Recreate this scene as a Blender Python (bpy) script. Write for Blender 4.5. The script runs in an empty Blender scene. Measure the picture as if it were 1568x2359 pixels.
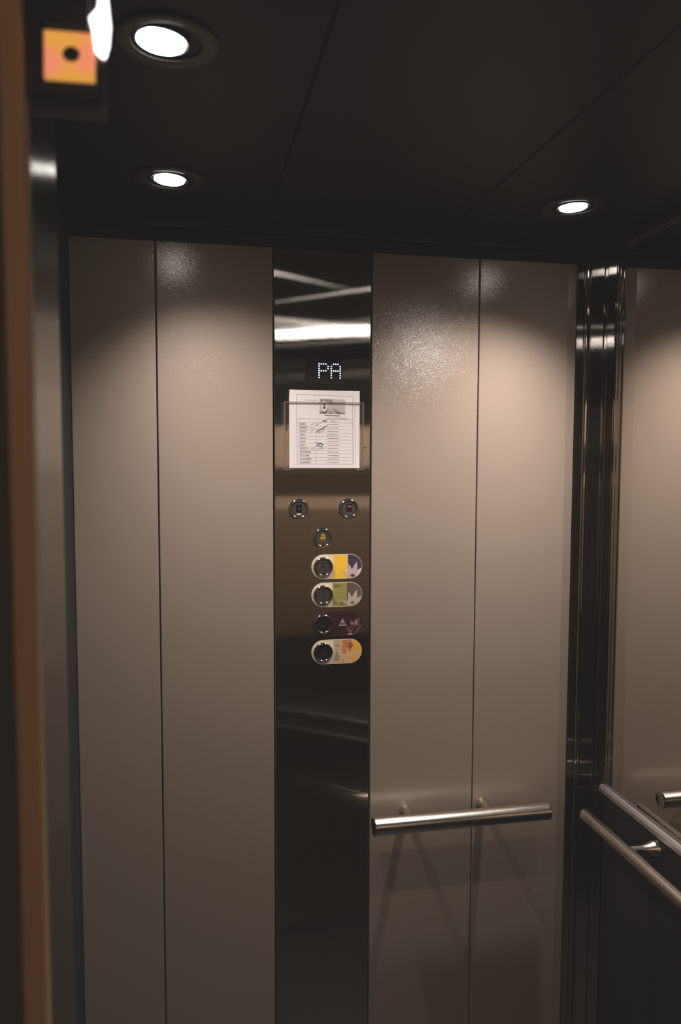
import bpy, bmesh, math, random
from mathutils import Vector, Matrix
random.seed(7)
S = bpy.context.scene
COL = S.collection
PI = math.pi

# ------------------------------------------------------------------ helpers
def link(name, me, mat=None, parent=None, kind=None):
    o = bpy.data.objects.new(name, me)
    COL.objects.link(o)
    if mat is not None:
        for m in (mat if isinstance(mat, (list, tuple)) else [mat]):
            me.materials.append(m)
    if parent is not None:
        o.parent = parent
        o.matrix_parent_inverse = Matrix.Translation(-Vector(parent_world(parent)))
    if kind:
        o['kind'] = kind
    return o

def parent_world(p):
    v = Vector(p.location)
    q = p.parent
    while q is not None:
        v = v + Vector(q.location)
        q = q.parent
    # every parent is only ever translated once (empties at their base)
    return Vector(p['_w']) if '_w' in p else v

def thing(name, label, cat, loc=(0, 0, 0), group=None):
    o = bpy.data.objects.new(name, None)
    o.empty_display_size = .05
    COL.objects.link(o)
    o.location = loc
    o['label'] = label
    o['category'] = cat
    if group:
        o['group'] = group
    return o

def tag(o, label, cat, group=None):
    o['label'] = label
    o['category'] = cat
    if group:
        o['group'] = group
    return o

def mesh_obj(name, bm, mat, parent=None, kind=None, smooth=False, angle=35):
    """bm is in WORLD coordinates; the object keeps them whatever its parent is."""
    me = bpy.data.meshes.new(name)
    bm.normal_update()
    bm.to_mesh(me)
    bm.free()
    if smooth:
        for p in me.polygons:
            p.use_smooth = True
        try:
            me.set_sharp_from_angle(angle=math.radians(angle))
        except Exception:
            pass
    o = bpy.data.objects.new(name, me)
    COL.objects.link(o)
    for m in (mat if isinstance(mat, (list, tuple)) else [mat]):
        me.materials.append(m)
    if parent is not None:
        off = Vector((0, 0, 0))
        q = parent
        while q is not None:
            off += Vector(q.location)
            q = q.parent
        me.transform(Matrix.Translation(-off))
        o.parent = parent
    if kind:
        o['kind'] = kind
    return o

def box_bm(x0, x1, y0, y1, z0, z1, bev=0.0, seg=2, bm=None):
    b = bmesh.new()
    r = bmesh.ops.create_cube(b, size=1)
    for v in r['verts']:
        v.co = Vector(((x0 + x1) / 2 + v.co.x * (x1 - x0), (y0 + y1) / 2 + v.co.y * (y1 - y0), (z0 + z1) / 2 + v.co.z * (z1 - z0)))
    if bev > 0:
        bmesh.ops.bevel(b, geom=list(b.edges), offset=bev, segments=seg, affect='EDGES', profile=.5)
    if bm is None:
        return b
    me = bpy.data.meshes.new('tmp')
    b.to_mesh(me)
    b.free()
    bm.from_mesh(me)
    bpy.data.meshes.remove(me)
    return bm

def merge(bm, b):
    me = bpy.data.meshes.new('tmp')
    b.to_mesh(me)
    b.free()
    bm.from_mesh(me)
    bpy.data.meshes.remove(me)
    return bm

def lathe_bm(profile, origin, axis, seg=48, cap_start=False, cap_end=False):
    """profile: list of (radius, height along axis)"""
    axis = Vector(axis).normalized()
    a = axis.orthogonal().normalized()
    c = axis.cross(a)
    origin = Vector(origin)
    bm = bmesh.new()
    rings = []
    for (r, h) in profile:
        ring = []
        for i in range(seg):
            t = 2 * PI * i / seg
            ring.append(bm.verts.new(origin + axis * h + (a * math.cos(t) + c * math.sin(t)) * r))
        rings.append(ring)
    for k in range(len(rings) - 1):
        for i in range(seg):
            j = (i + 1) % seg
            bm.faces.new((rings[k][i], rings[k][j], rings[k + 1][j], rings[k + 1][i]))
    if cap_start:
        bm.faces.new(list(reversed(rings[0])))
    if cap_end:
        bm.faces.new(rings[-1])
    bmesh.ops.recalc_face_normals(bm, faces=list(bm.faces))
    return bm

def prism_bm(pts, z0, z1):
    """closed outline of (x, y) points extruded from z0 to z1"""
    bm = bmesh.new()
    lo = [bm.verts.new((x, y, z0)) for x, y in pts]
    hi = [bm.verts.new((x, y, z1)) for x, y in pts]
    n = len(pts)
    for i in range(n):
        j = (i + 1) % n
        bm.faces.new((lo[i], lo[j], hi[j], hi[i]))
    bm.faces.new(list(reversed(lo)))
    bm.faces.new(hi)
    bmesh.ops.recalc_face_normals(bm, faces=list(bm.faces))
    return bm

def tube_bm(pts, radii, seg=24, cap=True):
    """tube through points with per-point radius"""
    bm = bmesh.new()
    pts = [Vector(p) for p in pts]
    rings = []
    prev = None
    for i, p in enumerate(pts):
        d = (pts[min(i + 1, len(pts) - 1)] - pts[max(i - 1, 0)]).normalized()
        a = d.orthogonal().normalized() if prev is None else (prev - d * prev.dot(d)).normalized()
        prev = a
        c = d.cross(a)
        rings.append([bm.verts.new(p + (a * math.cos(2 * PI * k / seg) + c * math.sin(2 * PI * k / seg)) * radii[i]) for k in range(seg)])
    for q in range(len(rings) - 1):
        for k in range(seg):
            j = (k + 1) % seg
            bm.faces.new((rings[q][k], rings[q][j], rings[q + 1][j], rings[q + 1][k]))
    if cap:
        bm.faces.new(list(reversed(rings[0])))
        bm.faces.new(rings[-1])
    bmesh.ops.recalc_face_normals(bm, faces=list(bm.faces))
    return bm

# ------------------------------------------------------------------ materials
def mat(name):
    m = bpy.data.materials.new(name)
    m.use_nodes = True
    nt = m.node_tree
    b = nt.nodes['Principled BSDF']
    return m, nt, b

def plain(name, col, rough=.5, metal=0.0, spec=.5, coat=0.0, emis=None, es=0.0):
    m, nt, b = mat(name)
    b.inputs['Base Color'].default_value = (*col, 1)
    b.inputs['Roughness'].default_value = rough
    b.inputs['Metallic'].default_value = metal
    b.inputs['Specular IOR Level'].default_value = spec
    b.inputs['Coat Weight'].default_value = coat
    if emis:
        b.inputs['Emission Color'].default_value = (*emis, 1)
        b.inputs['Emission Strength'].default_value = es
    return m

def noisy(name, col, rough=.5, metal=0.0, spec=.5, scale=40, amt=.08, bump=0.0, bscale=400, bdist=.0005, stretch=(1, 1, 1)):
    """paint / metal with a slight procedural variation and an optional fine bump"""
    m, nt, b = mat(name)
    tc = nt.nodes.new('ShaderNodeTexCoord')
    mp = nt.nodes.new('ShaderNodeMapping')
    mp.inputs['Scale'].default_value = stretch
    nt.links.new(tc.outputs['Object'], mp.inputs['Vector'])
    n = nt.nodes.new('ShaderNodeTexNoise')
    n.inputs['Scale'].default_value = scale
    n.inputs['Detail'].default_value = 4
    nt.links.new(mp.outputs['Vector'], n.inputs['Vector'])
    mix = nt.nodes.new('ShaderNodeMix')
    mix.data_type = 'RGBA'
    mix.inputs['A'].default_value = (*[c * (1 - amt) for c in col], 1)
    mix.inputs['B'].default_value = (*[min(1, c * (1 + amt)) for c in col], 1)
    nt.links.new(n.outputs['Fac'], mix.inputs['Factor'])
    nt.links.new(mix.outputs['Result'], b.inputs['Base Color'])
    b.inputs['Roughness'].default_value = rough
    b.inputs['Metallic'].default_value = metal
    b.inputs['Specular IOR Level'].default_value = spec
    if bump > 0:
        n2 = nt.nodes.new('ShaderNodeTexNoise')
        n2.inputs['Scale'].default_value = bscale
        n2.inputs['Detail'].default_value = 2
        nt.links.new(mp.outputs['Vector'], n2.inputs['Vector'])
        bp = nt.nodes.new('ShaderNodeBump')
        bp.inputs['Strength'].default_value = bump
        bp.inputs['Distance'].default_value = bdist
        nt.links.new(n2.outputs['Fac'], bp.inputs['Height'])
        nt.links.new(bp.outputs['Normal'], b.inputs['Normal'])
    return m

def brushed(name, col, rough=.12, spread=.5, amt=.06, lean=0.0):
    """vertically brushed stainless steel: microscopic upright grain tilts the normals sideways only"""
    m, nt, b = mat(name)
    N = nt.nodes.new
    L = nt.links.new
    tc = N('ShaderNodeTexCoord')
    mp = N('ShaderNodeMapping')
    mp.inputs['Scale'].default_value = (900, 900, 3)
    L(tc.outputs['Object'], mp.inputs['Vector'])
    n = N('ShaderNodeTexNoise')
    n.inputs['Scale'].default_value = 1
    n.inputs['Detail'].default_value = 3
    L(mp.outputs['Vector'], n.inputs['Vector'])
    mix = N('ShaderNodeMix')
    mix.data_type = 'RGBA'
    mix.inputs['A'].default_value = (*[c * (1 - amt) for c in col], 1)
    mix.inputs['B'].default_value = (*[c * (1 + amt) for c in col], 1)
    L(n.outputs['Fac'], mix.inputs['Factor'])
    L(mix.outputs['Result'], b.inputs['Base Color'])
    b.inputs['Metallic'].default_value = 1
    b.inputs['Roughness'].default_value = rough
    # grain: one random slope per scratch
    sc = N('ShaderNodeMapping')
    sc.inputs['Scale'].default_value = (90000, 90000, 70000)
    L(tc.outputs['Object'], sc.inputs['Vector'])
    wn = N('ShaderNodeTexWhiteNoise')
    wn.noise_dimensions = '3D'
    L(sc.outputs['Vector'], wn.inputs['Vector'])
    sp = N('ShaderNodeSeparateColor')
    L(wn.outputs['Color'], sp.inputs['Color'])
    ad = N('ShaderNodeMath')
    ad.operation = 'ADD'
    L(sp.outputs['Red'], ad.inputs[0])
    L(sp.outputs['Green'], ad.inputs[1])
    sb_ = N('ShaderNodeMath')
    sb_.operation = 'SUBTRACT'
    L(ad.outputs['Value'], sb_.inputs[0])
    sb_.inputs[1].default_value = 1.0
    ml = N('ShaderNodeMath')
    ml.operation = 'MULTIPLY'
    L(sb_.outputs['Value'], ml.inputs[0])
    ml.inputs[1].default_value = spread
    ge = N('ShaderNodeNewGeometry')
    cr = N('ShaderNodeVectorMath')
    cr.operation = 'CROSS_PRODUCT'
    L(ge.outputs['Normal'], cr.inputs[0])
    cr.inputs[1].default_value = (0, 0, 1)
    scl = N('ShaderNodeVectorMath')
    scl.operation = 'SCALE'
    L(cr.outputs['Vector'], scl.inputs[0])
    L(ml.outputs['Value'], scl.inputs['Scale'])
    av = N('ShaderNodeVectorMath')
    av.operation = 'ADD'
    L(ge.outputs['Normal'], av.inputs[0])
    L(scl.outputs['Vector'], av.inputs[1])
    nm = N('ShaderNodeVectorMath')
    nm.operation = 'NORMALIZE'
    le = N('ShaderNodeVectorMath')
    le.operation = 'ADD'
    L(av.outputs['Vector'], le.inputs[0])
    le.inputs[1].default_value = (0, 0, lean)
    L(le.outputs['Vector'], nm.inputs[0])
    L(nm.outputs['Vector'], b.inputs['Normal'])
    return m

M = {}
M['panel'] = noisy('beige_wall_laminate', (.40, .322, .268), rough=.58, metal=.15, spec=.0, scale=6, amt=.02)
def panel_coat(m):
    nt = m.node_tree
    b = nt.nodes['Principled BSDF']
    b.inputs['Coat Weight'].default_value = 1.0
    b.inputs['Coat IOR'].default_value = 1.72
    b.inputs['Coat Roughness'].default_value = .13
    tc = nt.nodes.new('ShaderNodeTexCoord')
    n2 = nt.nodes.new('ShaderNodeTexNoise')
    n2.inputs['Scale'].default_value = 520
    n2.inputs['Detail'].default_value = 1.5
    nt.links.new(tc.outputs['Object'], n2.inputs['Vector'])
    bp = nt.nodes.new('ShaderNodeBump')
    bp.inputs['Strength'].default_value = .5
    bp.inputs['Distance'].default_value = .0006
    nt.links.new(n2.outputs['Fac'], bp.inputs['Height'])
    av = nt.nodes.new('ShaderNodeVectorMath')
    av.operation = 'ADD'
    av.inputs[1].default_value = (0, 0, .072)
    nm = nt.nodes.new('ShaderNodeVectorMath')
    nm.operation = 'NORMALIZE'
    nt.links.new(bp.outputs['Normal'], av.inputs[0])
    nt.links.new(av.outputs['Vector'], nm.inputs[0])
    nt.links.new(nm.outputs['Vector'], b.inputs['Coat Normal'])
panel_coat(M['panel'])
M['backing'] = plain('dark_backing', (.012, .011, .010), rough=.8)
M['ceiling'] = noisy('dark_ceiling_panel', (.009, .0085, .0075), rough=.42, spec=.15, scale=8, amt=.03)
M['steel'] = brushed('brushed_panel_steel', (.64, .59, .545), rough=.045, spread=.75, lean=.044)
M['post'] = brushed('brushed_post_steel', (.40, .36, .33), rough=.05, spread=.3, lean=.02)
M['jamb'] = brushed('brushed_jamb_steel', (.40, .37, .34), rough=.16, spread=.4)
M['cornice'] = plain('cornice_steel', (.10, .09, .08), rough=.24, metal=1)
M['rail'] = plain('handrail_steel', (.80, .73, .68), rough=.22, metal=1)
M['ring'] = plain('button_ring_chrome', (.76, .73, .70), rough=.09, metal=1)
M['chrome'] = plain('chrome', (.80, .78, .76), rough=.07, metal=1)
M['mirror'] = plain('mirror_silver', (.80, .78, .75), rough=.004, metal=1)
M['ledge'] = plain('ledge_steel', (.80, .76, .76), rough=.40, metal=1)
M['lower'] = noisy('dark_lower_laminate', (.020, .019, .018), rough=.35, spec=.4, scale=8, amt=.05)
M['floor'] = noisy('dark_rubber_floor', (.03, .028, .026), rough=.6, scale=60, amt=.2)
M['lampring'] = plain('dark_lamp_ring', (.06, .055, .05), rough=.35, metal=.6)
M['lamphole'] = plain('black_lamp_recess', (.008, .008, .008), rough=.5)
M['lens'] = plain('lit_lamp_lens', (1, 1, 1), emis=(1, .97, .93), es=12)
M['lens_soft'] = plain('lit_lamp_lens_soft', (1, 1, 1), emis=(1, .97, .93), es=13)
M['lcd'] = plain('display_glass', (.004, .005, .007), rough=.12, spec=.5)
M['dot'] = plain('display_dot', (.6, .8, 1), emis=(.50, .78, 1.0), es=1.5)
M['paper'] = noisy('notice_paper', (.80, .745, .745), rough=.8, spec=.2, scale=30, amt=.02)
M['ink'] = plain('printed_ink', (.10, .085, .08), rough=.8)
M['inksoft'] = plain('soft_printed_ink', (.24, .20, .19), rough=.8)
M['inkgrey'] = plain('grey_ink', (.36, .31, .30), rough=.8)
M['pen'] = plain('pen_ink', (.10, .09, .12), rough=.8)
M['penthin'] = plain('thin_pen_ink', (.30, .26, .28), rough=.8)
M['photo_l'] = plain('photo_light_grey', (.55, .49, .48), rough=.7)
M['photo_m'] = plain('photo_mid_grey', (.32, .285, .28), rough=.7)
M['photo_d'] = plain('photo_dark_grey', (.14, .12, .12), rough=.7)
M['cap'] = plain('button_cap_steel', (.20, .185, .17), rough=.42, metal=.85)
M['capdark'] = plain('button_cap_dark', (.07, .065, .06), rough=.35, metal=.85)
M['mark'] = plain('engraved_mark', (.012, .011, .010), rough=.6)
M['blueplate'] = plain('blue_black_plate', (.006, .007, .012), rough=.3)
M['redplate'] = plain('dark_red_plate', (.028, .006, .009), rough=.3)
M['redmark'] = plain('pale_red_mark', (.40, .22, .24), rough=.5)
M['whitemark'] = plain('white_mark', (.72, .66, .64), rough=.5)
M['bell'] = plain('bell_yellow', (.62, .36, .05), rough=.4)
M['belld'] = plain('bell_brown', (.25, .14, .02), rough=.4)
M['brown'] = noisy('brown_painted_frame', (.78, .47, .235), rough=.38, spec=.5, scale=12, amt=.06, stretch=(1, 1, .1))
M['black'] = plain('black_plastic', (.004, .004, .004), rough=.55)
M['blackhole'] = plain('dark_hole', (.003, .003, .003), rough=.9)
M['amber'] = None
M['landbright'] = noisy('reflection_bright_band', (.72, .60, .52), rough=.8, scale=5, amt=.05)  # bright tone of the made-up bands reflected in the steel
M['landing'] = noisy('reflection_mid_band', (.34, .26, .19), rough=.8, scale=5, amt=.05)  # middle tone of the made-up reflected bands
M['landdark'] = noisy('landing_dark_tone', (.10, .075, .055), rough=.8, scale=5, amt=.05)  # dark landing walls, also the dark band made up for the reflection

def amber_mat():
    m, nt, b = mat('amber_plate_glow')
    tc = nt.nodes.new('ShaderNodeTexCoord')
    n = nt.nodes.new('ShaderNodeTexNoise')
    n.inputs['Scale'].default_value = 55
    n.inputs['Detail'].default_value = 0
    nt.links.new(tc.outputs['Object'], n.inputs['Vector'])
    cr = nt.nodes.new('ShaderNodeValToRGB')
    cr.color_ramp.elements[0].position = .40
    cr.color_ramp.elements[0].color = (.76, .40, .09, 1)
    cr.color_ramp.elements[1].position = .60
    cr.color_ramp.elements[1].color = (.84, .32, .19, 1)
    nt.links.new(n.outputs['Fac'], cr.inputs['Fac'])
    nt.links.new(cr.outputs['Color'], b.inputs['Base Color'])
    nt.links.new(cr.outputs['Color'], b.inputs['Emission Color'])
    b.inputs['Emission Strength'].default_value = .92
    b.inputs['Roughness'].default_value = .5
    return m
M['amber'] = amber_mat()
M['stripglint'] = plain('painted_white_glint', (.9, .88, .86), rough=.4, emis=(1, .93, .90), es=3.0)  # emission stands in for lamplight reflected in chrome

def clear_mat():
    m = bpy.data.materials.new('clear_acrylic')
    m.use_nodes = True
    nt = m.node_tree
    nt.nodes.clear()
    out = nt.nodes.new('ShaderNodeOutputMaterial')
    tr = nt.nodes.new('ShaderNodeBsdfTransparent')
    tr.inputs['Color'].default_value = (.985, .98, .98, 1)
    gl = nt.nodes.new('ShaderNodeBsdfGlossy')
    gl.inputs['Roughness'].default_value = .06
    mx = nt.nodes.new('ShaderNodeMixShader')
    mx.inputs['Fac'].default_value = .015
    nt.links.new(tr.outputs['BSDF'], mx.inputs[1])
    nt.links.new(gl.outputs['BSDF'], mx.inputs[2])
    nt.links.new(mx.outputs['Shader'], out.inputs['Surface'])
    return m
M['clear'] = clear_mat()
M['acrylic_edge'] = plain('acrylic_edge', (.26, .22, .20), rough=.25)

# ------------------------------------------------------------------ room sizes (metres)
YB = 1.66                       # face of the wall with the control panel
XL, XR = -.235, .949            # left wall, mirror wall
YN = .72                        # inner face of the entrance side
ZC = 2.172                      # ceiling
PT = 2.124                      # top of the wall panels

# ------------------------------------------------------------------ setting
def struct(name, bm, m, parent=None, smooth=False):
    return mesh_obj(name, bm, m, parent, None if parent is not None else 'structure', smooth)

struct('floor', box_bm(XL - .1, XR + .1, YN - .2, YB + .1, -.03, 0), M['floor'])

# ceiling: three slabs with narrow dark joints over a backing sheet
bm = bmesh.new()
for x0, x1 in ((XL - .02, .1645), (.1675, .5565), (.5595, XR + .02)):
    box_bm(x0, x1, YN - .02, YB + .02, ZC, ZC + .012, .001, 1, bm)
ceil = struct('ceiling', bm, M['ceiling'])
struct('ceiling_backing', box_bm(XL - .1, XR + .1, YN - .2, YB + .1, ZC + .013, ZC + .04), M['backing'], ceil)

# wall with the control panel: dark backing and upright beige panels
wb = struct('wall_back', box_bm(XL - .05, XR + .05, YB + .018, YB + .05, 0, ZC + .012), M['backing'])
def panel(x0, x1, parent=wb, z0=.04, z1=PT, y=YB, name='wall_panel'):
    return mesh_obj(name, box_bm(x0, x1, y, y + .017, z0, z1, .0016, 2), M['panel'], parent)
panel(XL + .001, -.0645)
panel(-.0615, .1797)
panel(.3992, .6450)
panel(.6475, .8640)
# narrow folded lip between the last panel and the corner post
lip = prism_bm([(.8622, YB + .0001), (.8862, YB + .0060), (.8862, YB + .0168), (.8622, YB + .0168)], .04, PT)
mesh_obj('wall_panel_lip', lip, M['panel'], wb)

# left wall (sliver beside the jamb), right wall below and behind the mirror
wl = struct('wall_left', box_bm(XL - .05, XL, YN, YB + .017, 0, ZC), M['backing'])
wr = struct('wall_right', box_bm(XR + .006, XR + .05, .55, YB + .05, 0, ZC + .012), M['lower'])
mesh_obj('lower_panel', box_bm(XR, XR + .0055, YN + .02, 1.598, .04, .893, .0008, 1), M['lower'], wr)

# cornices under the ceiling
def cornice(name, x0, x1, y0, y1, z0=2.152, z1=ZC - .0005):
    return struct(name, box_bm(x0, x1, y0, y1, z0, z1, .0012, 1), M['cornice'])
cornice('trim_1', XL, XR - .014, YB - .006, YB + .017)
cornice('trim_2', XR - .012, XR + .0055, YN, YB - .008, 2.146)
cornice('trim_3', XL + .0005, XL + .012, YN, YB - .008, 2.146)

# entrance: steel jamb on the left, its brown landing trim, a return on the right and a header
struct('door_1', box_bm(-.160, -.110, .5155, YN, 0, ZC - .001, .002, 2), M['jamb'])
bt = prism_bm([(-.1085 + .0028 * (1 - math.cos(t)) - 0, .5 + .0028 * (1 - math.sin(t))) for t in (0, .4, .8, 1.2, PI / 2)]
              + [(-.0938 - .0028 * (1 - math.cos(t)), .5 + .0028 * (1 - math.sin(t))) for t in (PI / 2, 1.2, .8, .4, 0)]
              + [(-.0938, .515), (-.1085, .515)], 0, 2.6)
struct('trim_4', bt, M['brown'], smooth=True)
struct('wall_front', box_bm(-.9, -.1087, .5025, .5145, 0, 2.6), M['landdark'])
struct('wall_front_return', box_bm(XL - .05, -.161, YN - .05, YN, 0, ZC), M['lower'])
struct('wall_front_side', box_bm(.90, 1.6, .50, .545, 0, 2.6), M['landdark'])
struct('wall_front_header', box_bm(-.109, .899, .52, YN - .03, 2.142, 2.6), M['backing'])

# landing behind the camera; rear wall bands made up to shape the steel's reflections
struct('wall_rear_added_bright', box_bm(-1.6, 2.2, -1.34, -1.30, 1.887, 2.137), M['landbright'])
struct('wall_rear_added_dark', box_bm(-1.6, 2.2, -1.34, -1.30, 1.707, 1.886), M['landdark'])
struct('wall_rear_added_strip', box_bm(-1.6, 2.2, -1.34, -1.30, 1.627, 1.706), M['landbright'])  # thin bright strip added only for the panel reflection
struct('wall_rear_added_middle', box_bm(-1.6, 2.2, -1.34, -1.30, .857, 1.626), M['landing'])
struct('wall_rear_added_lower', box_bm(-1.6, 2.2, -1.34, -1.30, 0, .856), M['backing'])
struct('wall_rear_added_upper', box_bm(-1.6, 2.2, -1.34, -1.30, 2.138, 2.6), M['backing'])
struct('floor_landing', box_bm(-1.6, 2.2, -1.30, .499, -.03, 0), M['floor'])
struct('ceiling_landing', box_bm(-1.6, 2.2, -1.30, .499, 2.601, 2.63), M['backing'])

# ------------------------------------------------------------------ corner post
P0, P1 = Vector((.8875, YB + .004)), Vector((.9485, 1.600))
ax = (P1 - P0)
nrm = Vector((ax.y, -ax.x)).normalized()
if nrm.x > 0:
    nrm = -nrm
prof = [(0, 0), (.165, 0), (.18, -.003), (.20, -.003)]
for k in range(7):                                            # rounded bead
    a = PI * k / 6
    prof.append((.265 - .06 * math.cos(a), -.001 + .0045 * math.sin(a)))
prof += [(.335, -.003), (.35, -.003), (.36, .001), (.375, .002), (.69, .002), (.70, .001), (.71, -.004), (.775, -.004), (.785, .001), (.80, .002), (.985, .002), (1.0, .0005)]
out = [(P0 + ax * t + nrm * h) for t, h in prof]
pts = [(p.x, p.y) for p in out] + [(.9485, YB + .016), (.8875, YB + .016)]
post = mesh_obj('corner_post', prism_bm(pts, 0, PT), M['post'], smooth=True, angle=30)
tag(post, 'tall polished steel corner post with upright ridges, between the beige wall and the mirror', 'corner post')

# ------------------------------------------------------------------ mirror
mir = thing('wall_mirror', 'tall frameless mirror on the right wall above the dark lower panel', 'mirror', (XR, 1.2, .91))
mesh_obj('mirror_glass', box_bm(XR, XR + .005, YN + .02, 1.5985, .917, 2.1455, .0004, 1), M['mirror'], mir)
lg = prism_bm([(0, 0), (.012, 0), (.0145, .003), (.0145, .012), (.011, .017), (0, .0185)], 0, 1)
for v in lg.verts:
    x, y, z = v.co
    v.co = Vector((XR + .0035 - x, YN + .02 + z * (1.6005 - YN - .02), .8965 + y))
bmesh.ops.recalc_face_normals(lg, faces=list(lg.faces))
lo = mesh_obj('mirror_ledge', lg, M['ledge'], mir, smooth=True, angle=25)
lo['label'] = 'narrow satin steel ledge along the bottom of the mirror'

# ------------------------------------------------------------------ downlights
def downlight(x, y, watts, label, aim=(0, 0), tilt=(0, 0), cone=140, lens='lens', off=0.0, big=1.0):
    t = thing('downlight', label, 'ceiling light', (x, y, ZC), 'recessed ceiling downlights')
    mesh_obj('trim_ring', lathe_bm([(.062, 0), (.0615, .0030), (.058, .0042), (.050, .0036), (.0425, .0028), (.0415, -.001), (.0415, -.0115)],
             (x, y, ZC), (0, 0, -1), 64), M['lampring'], t, smooth=True)
    mesh_obj('gimbal_ring', lathe_bm([(.0345, -.009), (.0342, .001), (.0325, .0024), (.0300 * big, .0014), (.0272 * big, -.001), (.0270 * big, -.010)],
             (x + off, y, ZC), (tilt[0], tilt[1], -1), 64), M['lamphole'], t, smooth=True)
    mesh_obj('lamp_lens', lathe_bm([(.0266 * big, -.004), (.0266 * big, .0032), (.0255 * big, .0040), (.014, .0045), (.004, .0046)],
             (x + off, y, ZC), (tilt[0], tilt[1], -1), 48, cap_start=True, cap_end=True), M[lens], t, smooth=True)
    li = bpy.data.lights.new('downlight_beam', 'SPOT')
    li.energy = watts * 1.45
    li.color = (1, .955, .92)
    li.spot_size = math.radians(cone)
    li.spot_blend = 1.0
    li.shadow_soft_size = .028
    lo_ = bpy.data.objects.new('downlight_beam', li)
    COL.objects.link(lo_)
    lo_.parent = t
    lo_.location = (0, 0, -.012)
    lo_.rotation_euler = Vector((aim[0], aim[1], -1)).to_track_quat('-Z', 'Y').to_euler()
    return t
downlight(-.020, .972, 8.5, 'large recessed downlight near the top left of the picture, closest to the amber-faced box', (.42, .28), (-.07, .02), 118, 'lens', -.0066, 1.09)
downlight(-.028, 1.434, 22.0, 'recessed downlight at the left, on the dark ceiling close to the control panel wall', (.20, -.10), (-.04, 0), 125, 'lens_soft')
downlight(.748, 1.428, 32.0, 'recessed downlight at the right, on the dark ceiling near the mirror corner', (-.18, -.10), (.04, 0), 125, 'lens_soft')
downlight(.748, .972, 8.0, 'recessed downlight beyond the top right corner of the picture', (-.50, .38), (0, 0), 118)

# ------------------------------------------------------------------ handrails
def handrail(p0, p1, inward, brackets, label, R_=.0195, flare=1.0):
    """p0, p1: ends of the bar axis; inward: unit vector from wall to bar"""
    p0, p1 = Vector(p0), Vector(p1)
    d = (p1 - p0).normalized()
    iw = Vector(inward)
    t = thing('handrail', label, 'handrail', tuple((p0 + p1) / 2))
    L = (p1 - p0).length
    mesh_obj('rail_bar', lathe_bm([(R_, .002), (R_, L - .002)], p0, d, 64), M['rail'], t, smooth=True)
    for e, s in ((p0, -1), (p1, 1)):
        mesh_obj('end_cap', lathe_bm([(R_, -.0021), (R_ + .0003, -.0005), (R_ - .0006, .0008), (R_ - .002, .0012), (R_ - .004, .0002)], e, d * s, 48, cap_end=True), M['chrome'], t, smooth=True)
    for q in brackets:
        c = p0 + d * q
        w = c - iw * .069
        b = mesh_obj('bracket', tube_bm([c - iw * R_ * .6, c - iw * .030, c - iw * .052, c - iw * .0655], [.0085, .0085, .0085, .0085], 24), M['rail'], t, smooth=True)
        mesh_obj('flange', lathe_bm([(.0200 * flare, 0), (.0196 * flare, .0015), (max(.0098, .0155 * flare), .010), (max(.0092, .0118 * flare), .020), (.0090, .029), (.0086, .036)], w, iw, 40), M['rail'], b, smooth=True)
    return t
handrail((.391, YB - .07, .8665), (.805, YB - .07, .8665), (0, -1, 0), (.092, .278),
         'short brushed steel handrail on the beige wall right of the control panel', .0195, .66)
handrail((XR - .07, 1.558, .8665), (XR - .07, .80, .8665), (-1, 0, 0), (.168, .60),
         'long steel handrail below the mirror ledge on the dark right wall', .0128)

# ------------------------------------------------------------------ control panel
FX0, FX1, FY = .1826, .3962, YB + .0015
cop = thing('control_panel', 'tall brushed steel lift control panel between the beige wall panels', 'control panel', (.2894, YB, 1.0))
fp = box_bm(FX0, FX1, FY, FY + .015, .04, PT, .0022, 3)
mesh_obj('faceplate', fp, M['steel'], cop)

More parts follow.
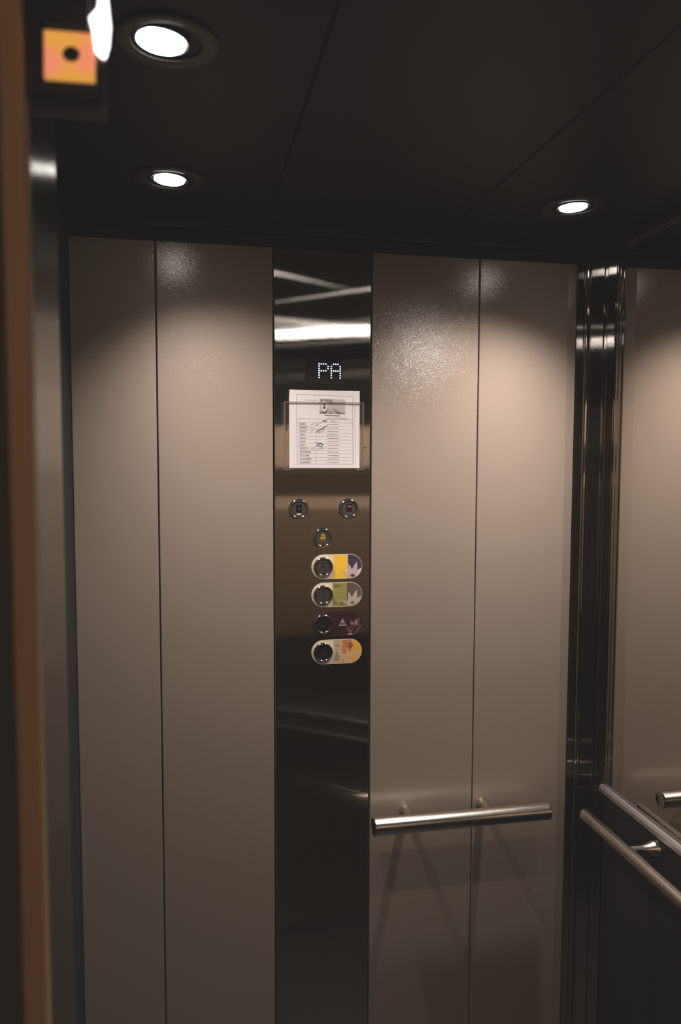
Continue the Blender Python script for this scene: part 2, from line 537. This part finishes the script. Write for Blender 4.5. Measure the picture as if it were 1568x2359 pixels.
class Art:
    """flat printed artwork facing -y; one mesh with one slot per ink"""
    def __init__(self, y):
        self.bm = bmesh.new()
        self.mats = []
        self.y = y
        self.k = 0
    def slot(self, m):
        if m not in self.mats:
            self.mats.append(m)
        return self.mats.index(m)
    def poly(self, pts, m, layer=None):
        if len(pts) < 3:
            return
        if layer is None:
            self.k += 1
            layer = self.k
        a = sum(pts[i][0] * pts[(i + 1) % len(pts)][1] - pts[(i + 1) % len(pts)][0] * pts[i][1] for i in range(len(pts)))
        if a < 0:
            pts = list(reversed(pts))
        vs = [self.bm.verts.new((x, self.y - layer * .00004, z)) for x, z in pts]
        f = self.bm.faces.new(vs)
        f.material_index = self.slot(m)
    def rect(self, x0, x1, z0, z1, m, layer=None):
        self.poly([(x0, z0), (x1, z0), (x1, z1), (x0, z1)], m, layer)
    def line(self, pts, w, m, layer=None):
        if layer is None:
            self.k += 1
            layer = self.k
        for (xa, za), (xb, zb) in zip(pts, pts[1:]):
            L = math.hypot(xb - xa, zb - za)
            if L < 1e-7:
                continue
            nx, nz = -(zb - za) / L * w / 2, (xb - xa) / L * w / 2
            ex, ez = (xb - xa) / L * w * .3, (zb - za) / L * w * .3
            self.poly([(xa - ex + nx, za - ez + nz), (xa - ex - nx, za - ez - nz), (xb + ex - nx, zb + ez - nz), (xb + ex + nx, zb + ez + nz)], m, layer)
    def disc(self, x, z, r, m, seg=20, layer=None, rz=None):
        rz = rz or r
        self.poly([(x + r * math.cos(2 * PI * i / seg), z + rz * math.sin(2 * PI * i / seg)) for i in range(seg)], m, layer)
    def text(self, s, x, z, size, m, align='LEFT', sx=1.0, bold=0.0, layer=None):
        if layer is None:
            self.k += 1
            layer = self.k
        cu = bpy.data.curves.new('txt', 'FONT')
        cu.body = s
        cu.size = size
        cu.align_x = align
        cu.offset = bold
        ob = bpy.data.objects.new('txt', cu)
        COL.objects.link(ob)
        dg = bpy.context.evaluated_depsgraph_get()
        me = ob.evaluated_get(dg).to_mesh()
        n0 = len(self.bm.verts)
        idx = self.slot(m)
        vs = [self.bm.verts.new((x + v.co.x * sx, self.y - layer * .00004, z + v.co.y)) for v in me.vertices]
        for p in me.polygons:
            try:
                f = self.bm.faces.new([vs[i] for i in p.vertices])
                f.material_index = idx
            except ValueError:
                pass
        ob.to_mesh_clear()
        bpy.data.objects.remove(ob)
        bpy.data.curves.remove(cu)
    def build(self, name, parent):
        return mesh_obj(name, self.bm, self.mats, parent)

# floor display with dot-matrix letters
disp = mesh_obj('floor_display', box_bm(.2522, .3309, FY - .0016, FY + .004, 1.8381, 1.8945, .0006, 1), M['lcd'], cop)
disp['label'] = 'black floor display showing the letters PA'
dots = Art(FY - .0018)
GL = {'P': [(0, r) for r in range(7)] + [(c, 0) for c in (1, 2, 3)] + [(c, 3) for c in (1, 2, 3)] + [(4, 1), (4, 2)],
      'A': [(0, r) for r in range(1, 7)] + [(4, r) for r in range(1, 7)] + [(c, 0) for c in (1, 2, 3)] + [(c, 3) for c in (1, 2, 3)]}
for ch, x0 in (('P', .2803), ('A', .3074)):
    for c, r in GL[ch]:
        dots.disc(x0 + c * .00495, 1.8812 - r * .00487, .0017, M['dot'], 12, 1)
dots.build('lit_letters', disp)

# push buttons ---------------------------------------------------------------
def push_button(x, z, cap_m, label, draw=None):
    ring = mesh_obj('push_button', lathe_bm([(.0226, 0), (.0226, .0012), (.0222, .0028), (.0213, .0044), (.0202, .0053), (.0190, .0055), (.0179, .0050), (.0170, .0038), (.0165, .0022), (.0165, -.001)],
                    (x, FY, z), (0, -1, 0), 64), M['ring'], cop, smooth=True, angle=80)
    ring['label'] = label
    mesh_obj('button_cap', lathe_bm([(.0164, 0), (.0164, .0024), (.0156, .0032), (.012, .0033), (.004, .0033)], (x, FY, z), (0, -1, 0), 48, cap_end=True), cap_m, ring, smooth=True)
    if draw:
        a = Art(FY - .00335)
        draw(a, x, z)
        a.build('button_symbol', ring)
    return ring

def sym_open(a, x, z):
    a.rect(x - .0068, x + .0062, z - .0078, z + .0100, M['blueplate'])
    a.disc(x + .0004, z + .0010, .0014, M['inkgrey'])
    a.rect(x - .0046, x + .0048, z - .0122, z - .0092, M['whitemark'])
def sym_key(a, x, z):
    a.rect(x - .0058, x + .0068, z - .0066, z + .0108, M['redplate'])
    a.rect(x - .0028, x + .0050, z + .0038, z + .0072, M['redmark'])
    for k in (-.0006, .0020):
        a.rect(x + k, x + k + .0005, z + .0042, z + .0068, M['redplate'])
def sym_bell(a, x, z):
    b = [(-.0022, .0092), (.0022, .0092), (.0036, .0068), (.0043, .0020), (.0066, -.0012), (.0066, -.0026), (-.0066, -.0026), (-.0066, -.0012), (-.0043, .0020), (-.0036, .0068)]
    a.poly([(x + p, z + q) for p, q in b], M['bell'])
    i = [(-.0010, .0066), (.0010, .0066), (.0022, .0030), (.0026, .0006), (-.0026, .0006), (-.0022, .0030)]
    a.poly([(x + p, z + q) for p, q in i], M['belld'])
    for k in range(4):
        a.disc(x - .0069 + k * .0046, z - .0052 - .0010 * (k % 2), .0009, M['bell'], 10)
    for k in (0, 2):
        a.disc(x - .0023 + k * .0023, z - .0088, .0008, M['bell'], 10)
def sym_text(s):
    def f(a, x, z):
        if s == '1':
            a.poly([(x - .0001, z - .0012), (x + .0023, z - .0012), (x + .0023, z + .0098), (x + .0005, z + .0098), (x - .0001, z + .0085)], M['mark'])
            a.poly([(x - .0028, z + .0062), (x - .0028, z + .0082), (x + .0006, z + .0098), (x + .0006, z + .0076)], M['mark'])
        else:
            a.text(s, x, z - .0010, .0150, M['mark'], 'CENTER', bold=.0006)
        for k in range(3):
            a.disc(x - .0030 + k * .0026, z - .0062 - (k % 2) * .0022, .0007, M['mark'], 8)
    return f
def sym_braille(a, x, z):
    for k, (p, q) in enumerate(((-.003, -.0052), (0, -.0052), (.003, -.0052), (0, -.0084), (.003, -.0076))):
        a.disc(x + p, z + q, .0008, M['photo_d'], 8)

push_button(.2357, 1.5653, M['cap'], 'chrome-ringed button with a dark blue-black square, upper left of the group', sym_open)
push_button(.3474, 1.5651, M['cap'], 'chrome-ringed button with a dark red square, upper right of the group', sym_key)
push_button(.2889, 1.5013, M['cap'], 'chrome-ringed alarm button with a yellow bell symbol', sym_bell)

# pill-shaped coloured plates around the floor buttons ------------------------
def stadium(x0, x1, zc, r, seg=14):
    pts = []
    for i in range(seg + 1):
        t = -PI / 2 + PI * i / seg
        pts.append((x1 - r + r * math.cos(t), zc + r * math.sin(t)))
    for i in range(seg + 1):
        t = PI / 2 + PI * i / seg
        pts.append((x0 + r + r * math.cos(t), zc + r * math.sin(t)))
    return pts
def clip(poly, win):
    outp = poly
    for i in range(len(win)):
        ax_, az = win[i]
        bx, bz = win[(i + 1) % len(win)]
        if abs(ax_ - bx) + abs(az - bz) < 1e-9:
            continue
        inp, outp = outp, []
        side = lambda p: (bx - ax_) * (p[1] - az) - (bz - az) * (p[0] - ax_)
        for j in range(len(inp)):
            p, q = inp[j], inp[(j + 1) % len(inp)]
            sp, sq = side(p), side(q)
            if sp >= 0:
                outp.append(p)
            if (sp >= 0) != (sq >= 0):
                t = sp / (sp - sq)
                outp.append((p[0] + (q[0] - p[0]) * t, p[1] + (q[1] - p[1]) * t))
        if not outp:
            return []
    return outp

def ink(name, c):
    return plain(name, c, rough=.45)
CR = ink('cream_print', (0.775, 0.650, 0.512))
def plate_art(zc, rim, items, label, zoff=0.0):
    x0, x1, r = .2637, .3787, .0277
    a = Art(FY - .0008)
    a.poly(stadium(x0, x1, zc, r), rim)
    inner = stadium(x0 + .0012, x1 - .0008, zc, r - .0012)
    for col, pts in items:
        c = clip([(x, zc + z) for x, z in pts], inner)
        a.poly(c, col)
    # thickness of the plate
    b = bmesh.new()
    lo = [b.verts.new((x, FY + .0002, z)) for x, z in stadium(x0, x1, zc, r)]
    hi = [b.verts.new((x, FY - .0008, z)) for x, z in stadium(x0, x1, zc, r)]
    n = len(lo)
    for i in range(n):
        b.faces.new((lo[i], lo[(i + 1) % n], hi[(i + 1) % n], hi[i]))
    bmesh.ops.recalc_face_normals(b, faces=list(b.faces))
    for f in b.faces:
        f.material_index = 0
    merge(a.bm, b)
    o = a.build('floor_plate', cop)
    o['label'] = label
    return o
def R4(x0, x1, z0, z1):
    return [(x0, z0), (x1, z0), (x1, z1), (x0, z1)]
def ell(x, z, rx, rz, n=14):
    return [(x + rx * math.cos(2 * PI * i / n), z + rz * math.sin(2 * PI * i / n)) for i in range(n)]
def petals(c1, c2, c3):
    """water-lily outline: pointed petals fanning from a base at the lower right"""
    bx, bz = .3568, -.0215
    P = [(c3, [(.3295, -.0110), (.3400, -.0130), (bx - .004, bz - .004), (.3420, -.0225)]),
         (c2, [(.3770, -.0040), (.3700, -.0065), (bx + .004, bz + .004), (bx + .003, bz - .008), (.3725, -.0230)]),
         (c1, [(.3470, .0068), (.3505, .0020), (.3560, -.0080), (bx + .001, bz - .006), (.3455, bz - .006), (.3460, -.0090)]),
         (c1, [(.3668, .0100), (.3672, -.0050), (.3665, -.0180), (bx, bz - .004), (.3520, -.0100), (.3570, -.0040), (.3612, .0040)])]
    return P
lil, lil2, pk = ink('lilac_print', (0.625, 0.475, 0.500)), ink('pale_lilac_print', (0.725, 0.575, 0.575)), ink('peach_print', (0.775, 0.500, 0.250))
yel, pur, plum = ink('yellow_print', (0.950, 0.600, 0.069)), ink('purple_print', (.085, .060, .115)), ink('plum_print', (.11, .05, .07))
plate_art(1.4364, CR, [(yel, R4(.3140, .3434, -.03, .03)), (CR, R4(.3434, .3458, -.03, .03)), (pur, R4(.3458, .39, -.03, .03))]
          + petals(lil, lil2, pk) + [(lil, [(.3458, -.0277), (.3458, -.0150), (.352, -.0277)]), (plum, ell(.3568, -.0205, .0050, .0030))],
          'cream-edged pill-shaped plate, yellow and purple with pale petals')
grn, olv, gry, gp, gp2 = ink('green_print', (0.396, 0.341, 0.105)), ink('olive_print', (0.264, 0.220, 0.061)), ink('grey_print', (.17, .135, .12)), ink('petal_grey_print', (0.575, 0.463, 0.400)), ink('petal_tan_print', (0.575, 0.413, 0.237))
plate_art(1.3735, CR, [(grn, R4(.3110, .3440, -.03, .03)), (olv, [(.3145, .0155), (.3145, .0225), (.3160, .0230), (.3300, .0225), (.3320, .0200), (.3260, .0160)]),
          (gry, R4(.3440, .39, -.03, .03)), (olv, [(.3145, -.0215), (.3190, -.0120), (.3240, -.0215)]), (olv, [(.326, -.024), (.330, -.017), (.338, -.020), (.336, -.025)])]
          + petals(gp, gp, gp2) + [(gp, [(.3440, -.0277), (.3440, -.0120), (.352, -.0277)]), (gry, ell(.3568, -.0190, .0042, .0026))],
          'cream-edged pill-shaped plate, green and grey with pale petals')
mar, mar2, mpk, mpp, mw = ink('maroon_print', (.055, .014, .020)), ink('maroon_rim_print', (.075, .028, .032)), ink('maroon_pink_print', (.20, .085, .08)), ink('maroon_lilac_print', (.15, .06, .07)), ink('maroon_white_print', (.52, .40, .37))
def tri(s):
    cx, cz = .3342, .0030
    return [(cx, cz + .0088 * s), (cx - .0095 * s, cz - .0085 * s), (cx + .0095 * s, cz - .0085 * s)]
m_items = [(mpp, [(.3500, .0130), (.3570, -.0010), (.3625, .0100), (.3745, .0130), (.3735, -.008), (.362, -.010), (.3500, -.004)]),
           (mpk, [(.3425, -.0110), (.3530, -.0075), (.3590, -.0105), (.3560, -.0240), (.3470, -.0190)]),
           (mar, [(.3490, -.0120), (.3560, -.0100), (.3560, -.0165)]),
           (mpk, [(.3780, -.0030), (.3700, -.0110), (.3640, -.0185), (.3600, -.0245), (.3700, -.0240), (.3785, -.0130)]),
           (mw, [(.3440, -.0262), (.3500, -.0225), (.3580, -.0245), (.3600, -.0277)]),
           (mw, tri(1.0)), (mar, [(.3342, .0088), (.3280, -.0018), (.3404, -.0018)]),
           (mw, [(.3342, .0075), (.3298, -.0004), (.3386, -.0004)]), (mar, [(.3336, .0040), (.3348, .0040), (.3352, .0005), (.3332, .0005)]),
           (mar, R4(.3275, .3409, -.0026, -.0020)), (mar, R4(.327, .3410, -.0008, .0001))]
for k, (u, w_, h0, h1) in enumerate(((.3528, .0010, -.0040, .0030), (.3542, .0022, -.0012, .0004), (.3570, .0018, -.0040, .0022), (.3600, .0010, -.0048, .0000), (.3622, .0012, -.0010, .0040), (.3640, .0034, .0008, .0052), (.3646, .0026, -.0050, .0000))):
    m_items.append((mw, R4(u, u + w_, h0, h1)))
plate_art(1.3081, mar2, [(mar, R4(.30, .39, -.03, .03))] + m_items,
          'dark maroon pill-shaped plate with a white triangle and pinkish petals')
tan, orr, oy, rb, pch, gg = ink('tan_print', (0.625, 0.463, 0.312)), ink('orange_print', (0.625, 0.250, 0.106)), ink('golden_print', (0.825, 0.450, 0.069)), ink('rust_print', (.36, .14, .075)), ink('peach_petal_print', (0.725, 0.463, 0.250)), ink('grey_green_print', (.38, .30, .20))
plate_art(1.2443, CR, [(tan, R4(.3140, .3350, -.03, .03)), (orr, R4(.3347, .3560, -.0065, .03)), (pch, R4(.3347, .39, -.03, -.0055)),
          (oy, [(.3550, .0277), (.39, .0277), (.39, -.0120), (.3740, -.0030), (.3640, .0020), (.3540, .0000)]),
          (rb, [(.3470, .0185), (.3560, .0190), (.3590, .0120), (.3530, .0050), (.3490, .0100)]),
          (pch, [(.3430, .0080), (.3460, .0060), (.3490, -.0020), (.3560, .0030), (.3620, .0000), (.3700, .0010), (.3760, -.0100), (.3560, -.0200), (.3420, -.0120)]),
          (oy, [(.3550, -.0150), (.3630, -.0090), (.3680, -.0200), (.3580, -.0240)]), (gg, [(.3180, -.0190), (.3180, -.0120), (.3200, .0010), (.3240, .0000), (.3240, -.0060), (.3270, -.0100), (.3260, -.0190)]),
          (gg, R4(.3180, .3270, .0135, .0150)), (gg, [(.3340, -.0210), (.3360, -.0180), (.3370, -.0230)])],
          'cream-edged pill-shaped plate, tan, orange and golden yellow')
push_button(.2902, 1.4364, M['cap'], 'chrome-ringed floor button marked 2', sym_text('2'))
push_button(.2902, 1.3735, M['cap'], 'chrome-ringed floor button marked 1', sym_text('1'))
push_button(.2902, 1.3081, M['capdark'], 'dark chrome-ringed button on the maroon plate', sym_braille)
push_button(.2902, 1.2443, M['capdark'], 'dark chrome-ringed button on the tan and orange plate', sym_braille)

# notice holder: clear pane with edges, on the panel
hx0, hx1, hz0, hz1 = .2045, .3795, 1.6525, 1.7990
hold = mesh_obj('notice_holder', box_bm(hx0, hx1, FY - .0052, FY - .0040, hz0 + .001, hz1 - .001), M['clear'], cop)
hold['label'] = 'clear acrylic pane holding the paper notice'
e = bmesh.new()
box_bm(hx0, hx1, FY - .0056, FY - .0038, hz1 - .001, hz1, 0, 1, e)
mesh_obj('holder_edge', e, M['acrylic_edge'], hold)
for x in (hx0, hx1 - .0009):
    mesh_obj('holder_edge', box_bm(x, x + .0009, FY - .0054, FY, hz0, hz1 - .0012), M['acrylic_edge'], hold)
mesh_obj('holder_clip', box_bm(hx0 - .001, hx0 + .012, FY - .0065, FY, hz0 - .0015, hz0 + .0008, .0004, 1), M['chrome'], hold)
mesh_obj('holder_clip', box_bm(hx1 - .016, hx1 + .001, FY - .0065, FY, hz0 - .0015, hz0 + .0008, .0004, 1), M['chrome'], hold)
for x, z in ((.2092, 1.7435), (.2094, 1.7385), (.3716, 1.7672), (.3835, 1.7005), (.3872, .8966)):
    mesh_obj('screw', lathe_bm([(.0021, 0), (.0020, .0008), (.0012, .0013), (.0004, .0014)], (x, FY, z), (0, -1, 0), 16, cap_end=True), M['ink'] if z > 1 else M['chrome'], cop, smooth=True)

# ------------------------------------------------------------------ paper notice
def PX(px):
    return .2147 + (px - 665.5) / 162.0 * .1562
def PZ(py):
    return 1.8246 - (py - 898.5) / 180.0 * .1695
notice = thing('maintenance_notice', 'white printed notice with a table of months behind a clear pane under the display', 'paper notice', (.2925, FY, 1.655))
sh = bmesh.new()
nx, nz = 10, 10
grid = [[sh.verts.new((PX(665.5) + (PX(827.5) - PX(665.5)) * i / nx + (.0008 if j == nz else 0) * (1 - i / nx), FY - .0022 - .0003 * math.sin(PI * i / nx) - 0, PZ(1078.5) + (PZ(898.5) - PZ(1078.5)) * j / nz - (.0006 * i / nx if j == nz else 0))) for i in range(nx + 1)] for j in range(nz + 1)]
for j in range(nz):
    for i in range(nx):
        sh.faces.new((grid[j][i], grid[j][i + 1], grid[j + 1][i + 1], grid[j + 1][i]))
sheet = mesh_obj('sheet', sh, M['paper'], notice, smooth=True)
pa = Art(FY - .00255)
def pl(x0, y0, x1, y1, w=.00045, m='inkgrey'):
    pa.line([(PX(x0), PZ(y0)), (PX(x1), PZ(y1))], w, M[m], 2)
pl(682, 909.5, 812, 911.2); pl(682, 909.5, 683.5, 1068.8); pl(811.3, 911, 812.5, 1069); pl(683.5, 1068.8, 812.5, 1069)
pl(816.8, 912, 818, 1069, .0003)
pl(683, 964.6, 812, 965.8)
pl(683, 972.6, 812, 973.4)
for k in range(1, 12):
    pl(683.3, 972.6 + 8.02 * k, 812, 973.2 + 8.0 * k, .0003)
pl(726.0, 972.8, 727.2, 1069, .0004)
months = ['ENERO', 'FEBRERO', 'MARZO', 'ABRIL', 'MAYO', 'JUNIO', 'JULIO', 'AGOSTO', 'SEPTIEMBRE', 'OCTUBRE', 'NOVIEMBRE', 'DICIEMBRE']
for k, s in enumerate(months):
    y = 978.6 + 8.02 * k
    pa.text(s, PX(688.5 + .08 * k), PZ(y), .0052, M['inksoft'], 'LEFT', .92, 0, 3)
    # faint printed company line in the right-hand column
    x = 752.5 + .1 * k
    for w_ in (2.2, 1.6, 2.4, 1.4, 2.0, 1.8, 2.4, 1.2, 1.2):
        pl(x, y - 1.6, x + w_, y - 1.6, .0014 if random.random() > .3 else .0010)
        x += w_ + 1.1
pl(698, 921.5, 729.5, 921.9, .0011)                                     # small heading left of the picture
for q in range(8):
    pl(746.5 + q * 4.4, 956.8 + q * .03, 746.5 + q * 4.4 + 3.4, 956.8 + q * .03, .0015, 'ink')
pa.text('AÑO', PX(742), PZ(971.6), .0048, M['ink'], 'LEFT', .9, .0001, 3)
# grey heading picture with a small white badge
pa.rect(PX(734.8), PX(793.6), PZ(952.6), PZ(918.8), M['photo_l'], 3)
def ppoly(pts, m, layer):
    pa.poly([(PX(x), PZ(y)) for x, y in pts], M[m], layer)
ppoly([(735, 919), (763, 919), (766, 924), (757, 927), (742, 923), (735, 926)], 'photo_m', 4)
ppoly([(756, 919), (763.5, 919), (764, 930), (759, 931)], 'photo_m', 5)
ppoly([(735, 952.6), (735, 948), (744, 946.5), (751, 944), (756, 940.5), (754, 947), (752, 952.6)], 'photo_m', 4)
ppoly([(765, 940), (770, 941), (776, 945), (784, 949), (793.6, 949.5), (793.6, 952.6), (772, 952.6), (768, 947)], 'photo_m', 4)
ppoly([(773, 946.5), (782, 950), (786, 952.6), (776, 952.6)], 'photo_d', 5)
ppoly([(739, 949.5), (750, 947.5), (750.5, 952), (740, 952)], 'photo_d', 5)
ppoly([(756, 946), (764, 946), (765, 952.6), (755, 952.6)], 'photo_m', 5)
pa.disc(PX(745.6), PZ(935.5), PX(5.8) - PX(0), M['paper'], 20, 6, PZ(0) - PZ(12.0))
ppoly([(742.3, 929.3), (748.8, 929.3), (748.8, 934.3), (742.3, 934.3)], 'ink', 7)
ppoly([(742.3, 936), (748.8, 936), (748.5, 939), (745.6, 943), (742.5, 939)], 'ink', 7)
pl(752, 933.2, 784, 934.2, .0005)
# handwriting: signatures in the second column and notes above
def scribble(x0, y0, x1, y1, n, amp, w, m='penthin', seed=1):
    r = random.Random(seed)
    pts = []
    for i in range(n + 1):
        t = i / n
        pts.append((PX(x0 + (x1 - x0) * t + r.uniform(-.6, .6)), PZ(y0 + (y1 - y0) * t + r.uniform(-amp, amp))))
    pa.line(pts, w, M[m], 8)
scribble(726.5, 980, 751, 965, 16, 2.2, .0005, 'penthin', 3)
scribble(727, 996, 752, 980, 5, .8, .0010, 'pen', 4)
scribble(728, 990, 748, 984, 14, 2.6, .0005, 'penthin', 5)
scribble(730, 996, 748, 990, 10, 1.4, .0006, 'penthin', 6)
scribble(724, 1019, 736, 1020, 4, .8, .0005, 'penthin', 7)
pa.line([(PX(x), PZ(y)) for x, y in ((726.5, 1028), (730, 1024), (734, 1021), (741, 1023), (743, 1024.5), (738, 1028), (733, 1027.5), (731, 1025), (737, 1020), (741, 1021.5))], .0009, M['pen'], 8)
scribble(729, 1034, 746, 1031, 14, 2.2, .0005, 'penthin', 8)
scribble(750, 963.5, 799, 962.5, 34, 2.6, .0004, 'penthin', 9)
scribble(759, 971, 774, 969, 12, 2.2, .0004, 'penthin', 10)
for y, sd in ((977, 11), (985, 12), (993, 13), (1033, 14)):
    scribble(714, y, 722, y - 1, 7, 2.4, .0004, 'penthin', sd)
pl(721.5, 1030, 721.5, 1038, .0005, 'pen')
pa.build('printed_table', sheet)

# ------------------------------------------------------------------ black box with the amber face by the entrance
sb = thing('signal_box', 'black box with a glowing amber square face and round hole beside brown trim', 'signal box', (-.07, .51, 1.875))
mesh_obj('housing', box_bm(-.1085, -.0485, .5045, .535, 1.893, 2.02, .003, 3), M['black'], sb, smooth=True)
am = bmesh.new()
sq = [(-.0822, 1.9030), (-.0531, 1.9036), (-.0525, 1.9312), (-.0818, 1.9305)]
cx, cz = -.0667, 1.9188
hole = [(cx + .0053 * math.cos(2 * PI * i / 32), cz + .0053 * math.sin(2 * PI * i / 32)) for i in range(32)]
def on_square(ang):
    best = None
    d = (math.cos(ang), math.sin(ang))
    for i in range(4):
        (x1, z1), (x2, z2) = sq[i], sq[(i + 1) % 4]
        ex, ez = x2 - x1, z2 - z1
        den = d[0] * ez - d[1] * ex
        if abs(den) < 1e-12:
            continue
        t = ((x1 - cx) * ez - (z1 - cz) * ex) / den
        u = ((x1 - cx) * d[1] - (z1 - cz) * d[0]) / den
        if t > 0 and -1e-6 <= u <= 1 + 1e-6 and (best is None or t < best):
            best = t
    return (cx + d[0] * best, cz + d[1] * best)
angs = sorted([2 * PI * i / 32 for i in range(32)] + [math.atan2(z - cz, x - cx) % (2 * PI) for x, z in sq])
def ring_pts(y, inner):
    r = []
    for a_ in angs:
        x, z = (cx + .0053 * math.cos(a_), cz + .0053 * math.sin(a_)) if inner else on_square(a_)
        r.append(am.verts.new((x, y, z)))
    return r
o0, i0, o1, i1 = ring_pts(.5005, False), ring_pts(.5005, True), ring_pts(.5044, False), ring_pts(.5044, True)
n = len(angs)
for i in range(n):
    j = (i + 1) % n
    am.faces.new((o0[i], o0[j], i0[j], i0[i]))
    am.faces.new((o0[i], o1[i], o1[j], o0[j]))
    am.faces.new((i0[i], i0[j], i1[j], i1[i]))
bmesh.ops.recalc_face_normals(am, faces=list(am.faces))
mesh_obj('amber_plate', am, M['amber'], sb)
mesh_obj('hole', lathe_bm([(.0052, 0), (.0052, .0006), (.001, .0007)], (cx, .5044, cz), (0, -1, 0), 24, cap_end=True), M['blackhole'], sb)
mesh_obj('cover_flap', box_bm(-.0838, -.0556, .4985, .5044, 1.9330, 1.975, .0012, 2), M['black'], sb, smooth=True)
# lamp reflection on the box's chrome edge, modelled as a glowing white shape
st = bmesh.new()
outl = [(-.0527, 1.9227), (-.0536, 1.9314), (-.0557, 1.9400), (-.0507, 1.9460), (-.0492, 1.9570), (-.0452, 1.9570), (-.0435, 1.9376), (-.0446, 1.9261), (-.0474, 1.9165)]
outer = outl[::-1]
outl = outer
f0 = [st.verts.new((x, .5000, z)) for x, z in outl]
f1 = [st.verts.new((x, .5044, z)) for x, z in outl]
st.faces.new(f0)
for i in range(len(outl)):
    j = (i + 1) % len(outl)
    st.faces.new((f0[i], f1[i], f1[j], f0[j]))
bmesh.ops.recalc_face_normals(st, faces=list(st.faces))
sl = mesh_obj('side_glint', st, M['stripglint'], sb)
sl['label'] = 'bright white lamp reflection, made as a glowing shape, at the right edge of the box'

mesh_obj('edge_strip', tube_bm([(-.0478, .5022, 1.9180), (-.0474, .5022, 1.9080), (-.0476, .5022, 1.9000), (-.0470, .5022, 1.8930)], [.0012, .0011, .0009, .0004], 10), M['chrome'], sb, smooth=True)

# ------------------------------------------------------------------ unseen fill light added outside the car, brightening the rear wall bands
al = bpy.data.lights.new('landing_fill', 'AREA')
al.energy = 58
al.size = .5
al.color = (1, .86, .70)
ao = bpy.data.objects.new('landing_fill', al)
COL.objects.link(ao)
ao.location = (.35, .1, 2.45)
ao.rotation_euler = (math.radians(-94), 0, 0)

w = bpy.data.worlds.new('World')
S.world = w
w.use_nodes = True
w.node_tree.nodes['Background'].inputs['Color'].default_value = (.02, .017, .014, 1)
w.node_tree.nodes['Background'].inputs['Strength'].default_value = .3

# ------------------------------------------------------------------ camera
yaw, pit, rol = math.radians(11.2), math.radians(3.986), math.radians(.149)
d = Vector((math.sin(yaw) * math.cos(pit), math.cos(yaw) * math.cos(pit), -math.sin(pit)))
r = Vector((math.cos(yaw), -math.sin(yaw), 0))
u = r.cross(d)
r2 = r * math.cos(rol) + u * math.sin(rol)
u2 = -r * math.sin(rol) + u * math.cos(rol)
cam = bpy.data.cameras.new('camera')
co = bpy.data.objects.new('camera', cam)
COL.objects.link(co)
mw_ = Matrix((r2, u2, -d)).transposed().to_4x4()
mw_.translation = Vector((0, 0, 1.676))
co.matrix_world = mw_
cam.sensor_fit = 'VERTICAL'
cam.sensor_height = 36
cam.sensor_width = 36
cam.lens = 1765.0 / 2359.0 * 36
cam.clip_start = .02
cam.dof.use_dof = True
cam.dof.focus_distance = 1.68
cam.dof.aperture_fstop = 4.6
S.camera = co

# ------------------------------------------------------------------ tone
vs = S.view_settings
vs.view_transform = 'Standard'
vs.look = 'None'
vs.exposure = 0
vs.gamma = .80
vs.use_curve_mapping = True
cm = vs.curve_mapping
cm.black_level = (-.0255, -.0242, -.0224)
cm.update()
cy = S.cycles
cy.max_bounces = 10
cy.glossy_bounces = 8
cy.diffuse_bounces = 5
cy.sample_clamp_indirect = 6
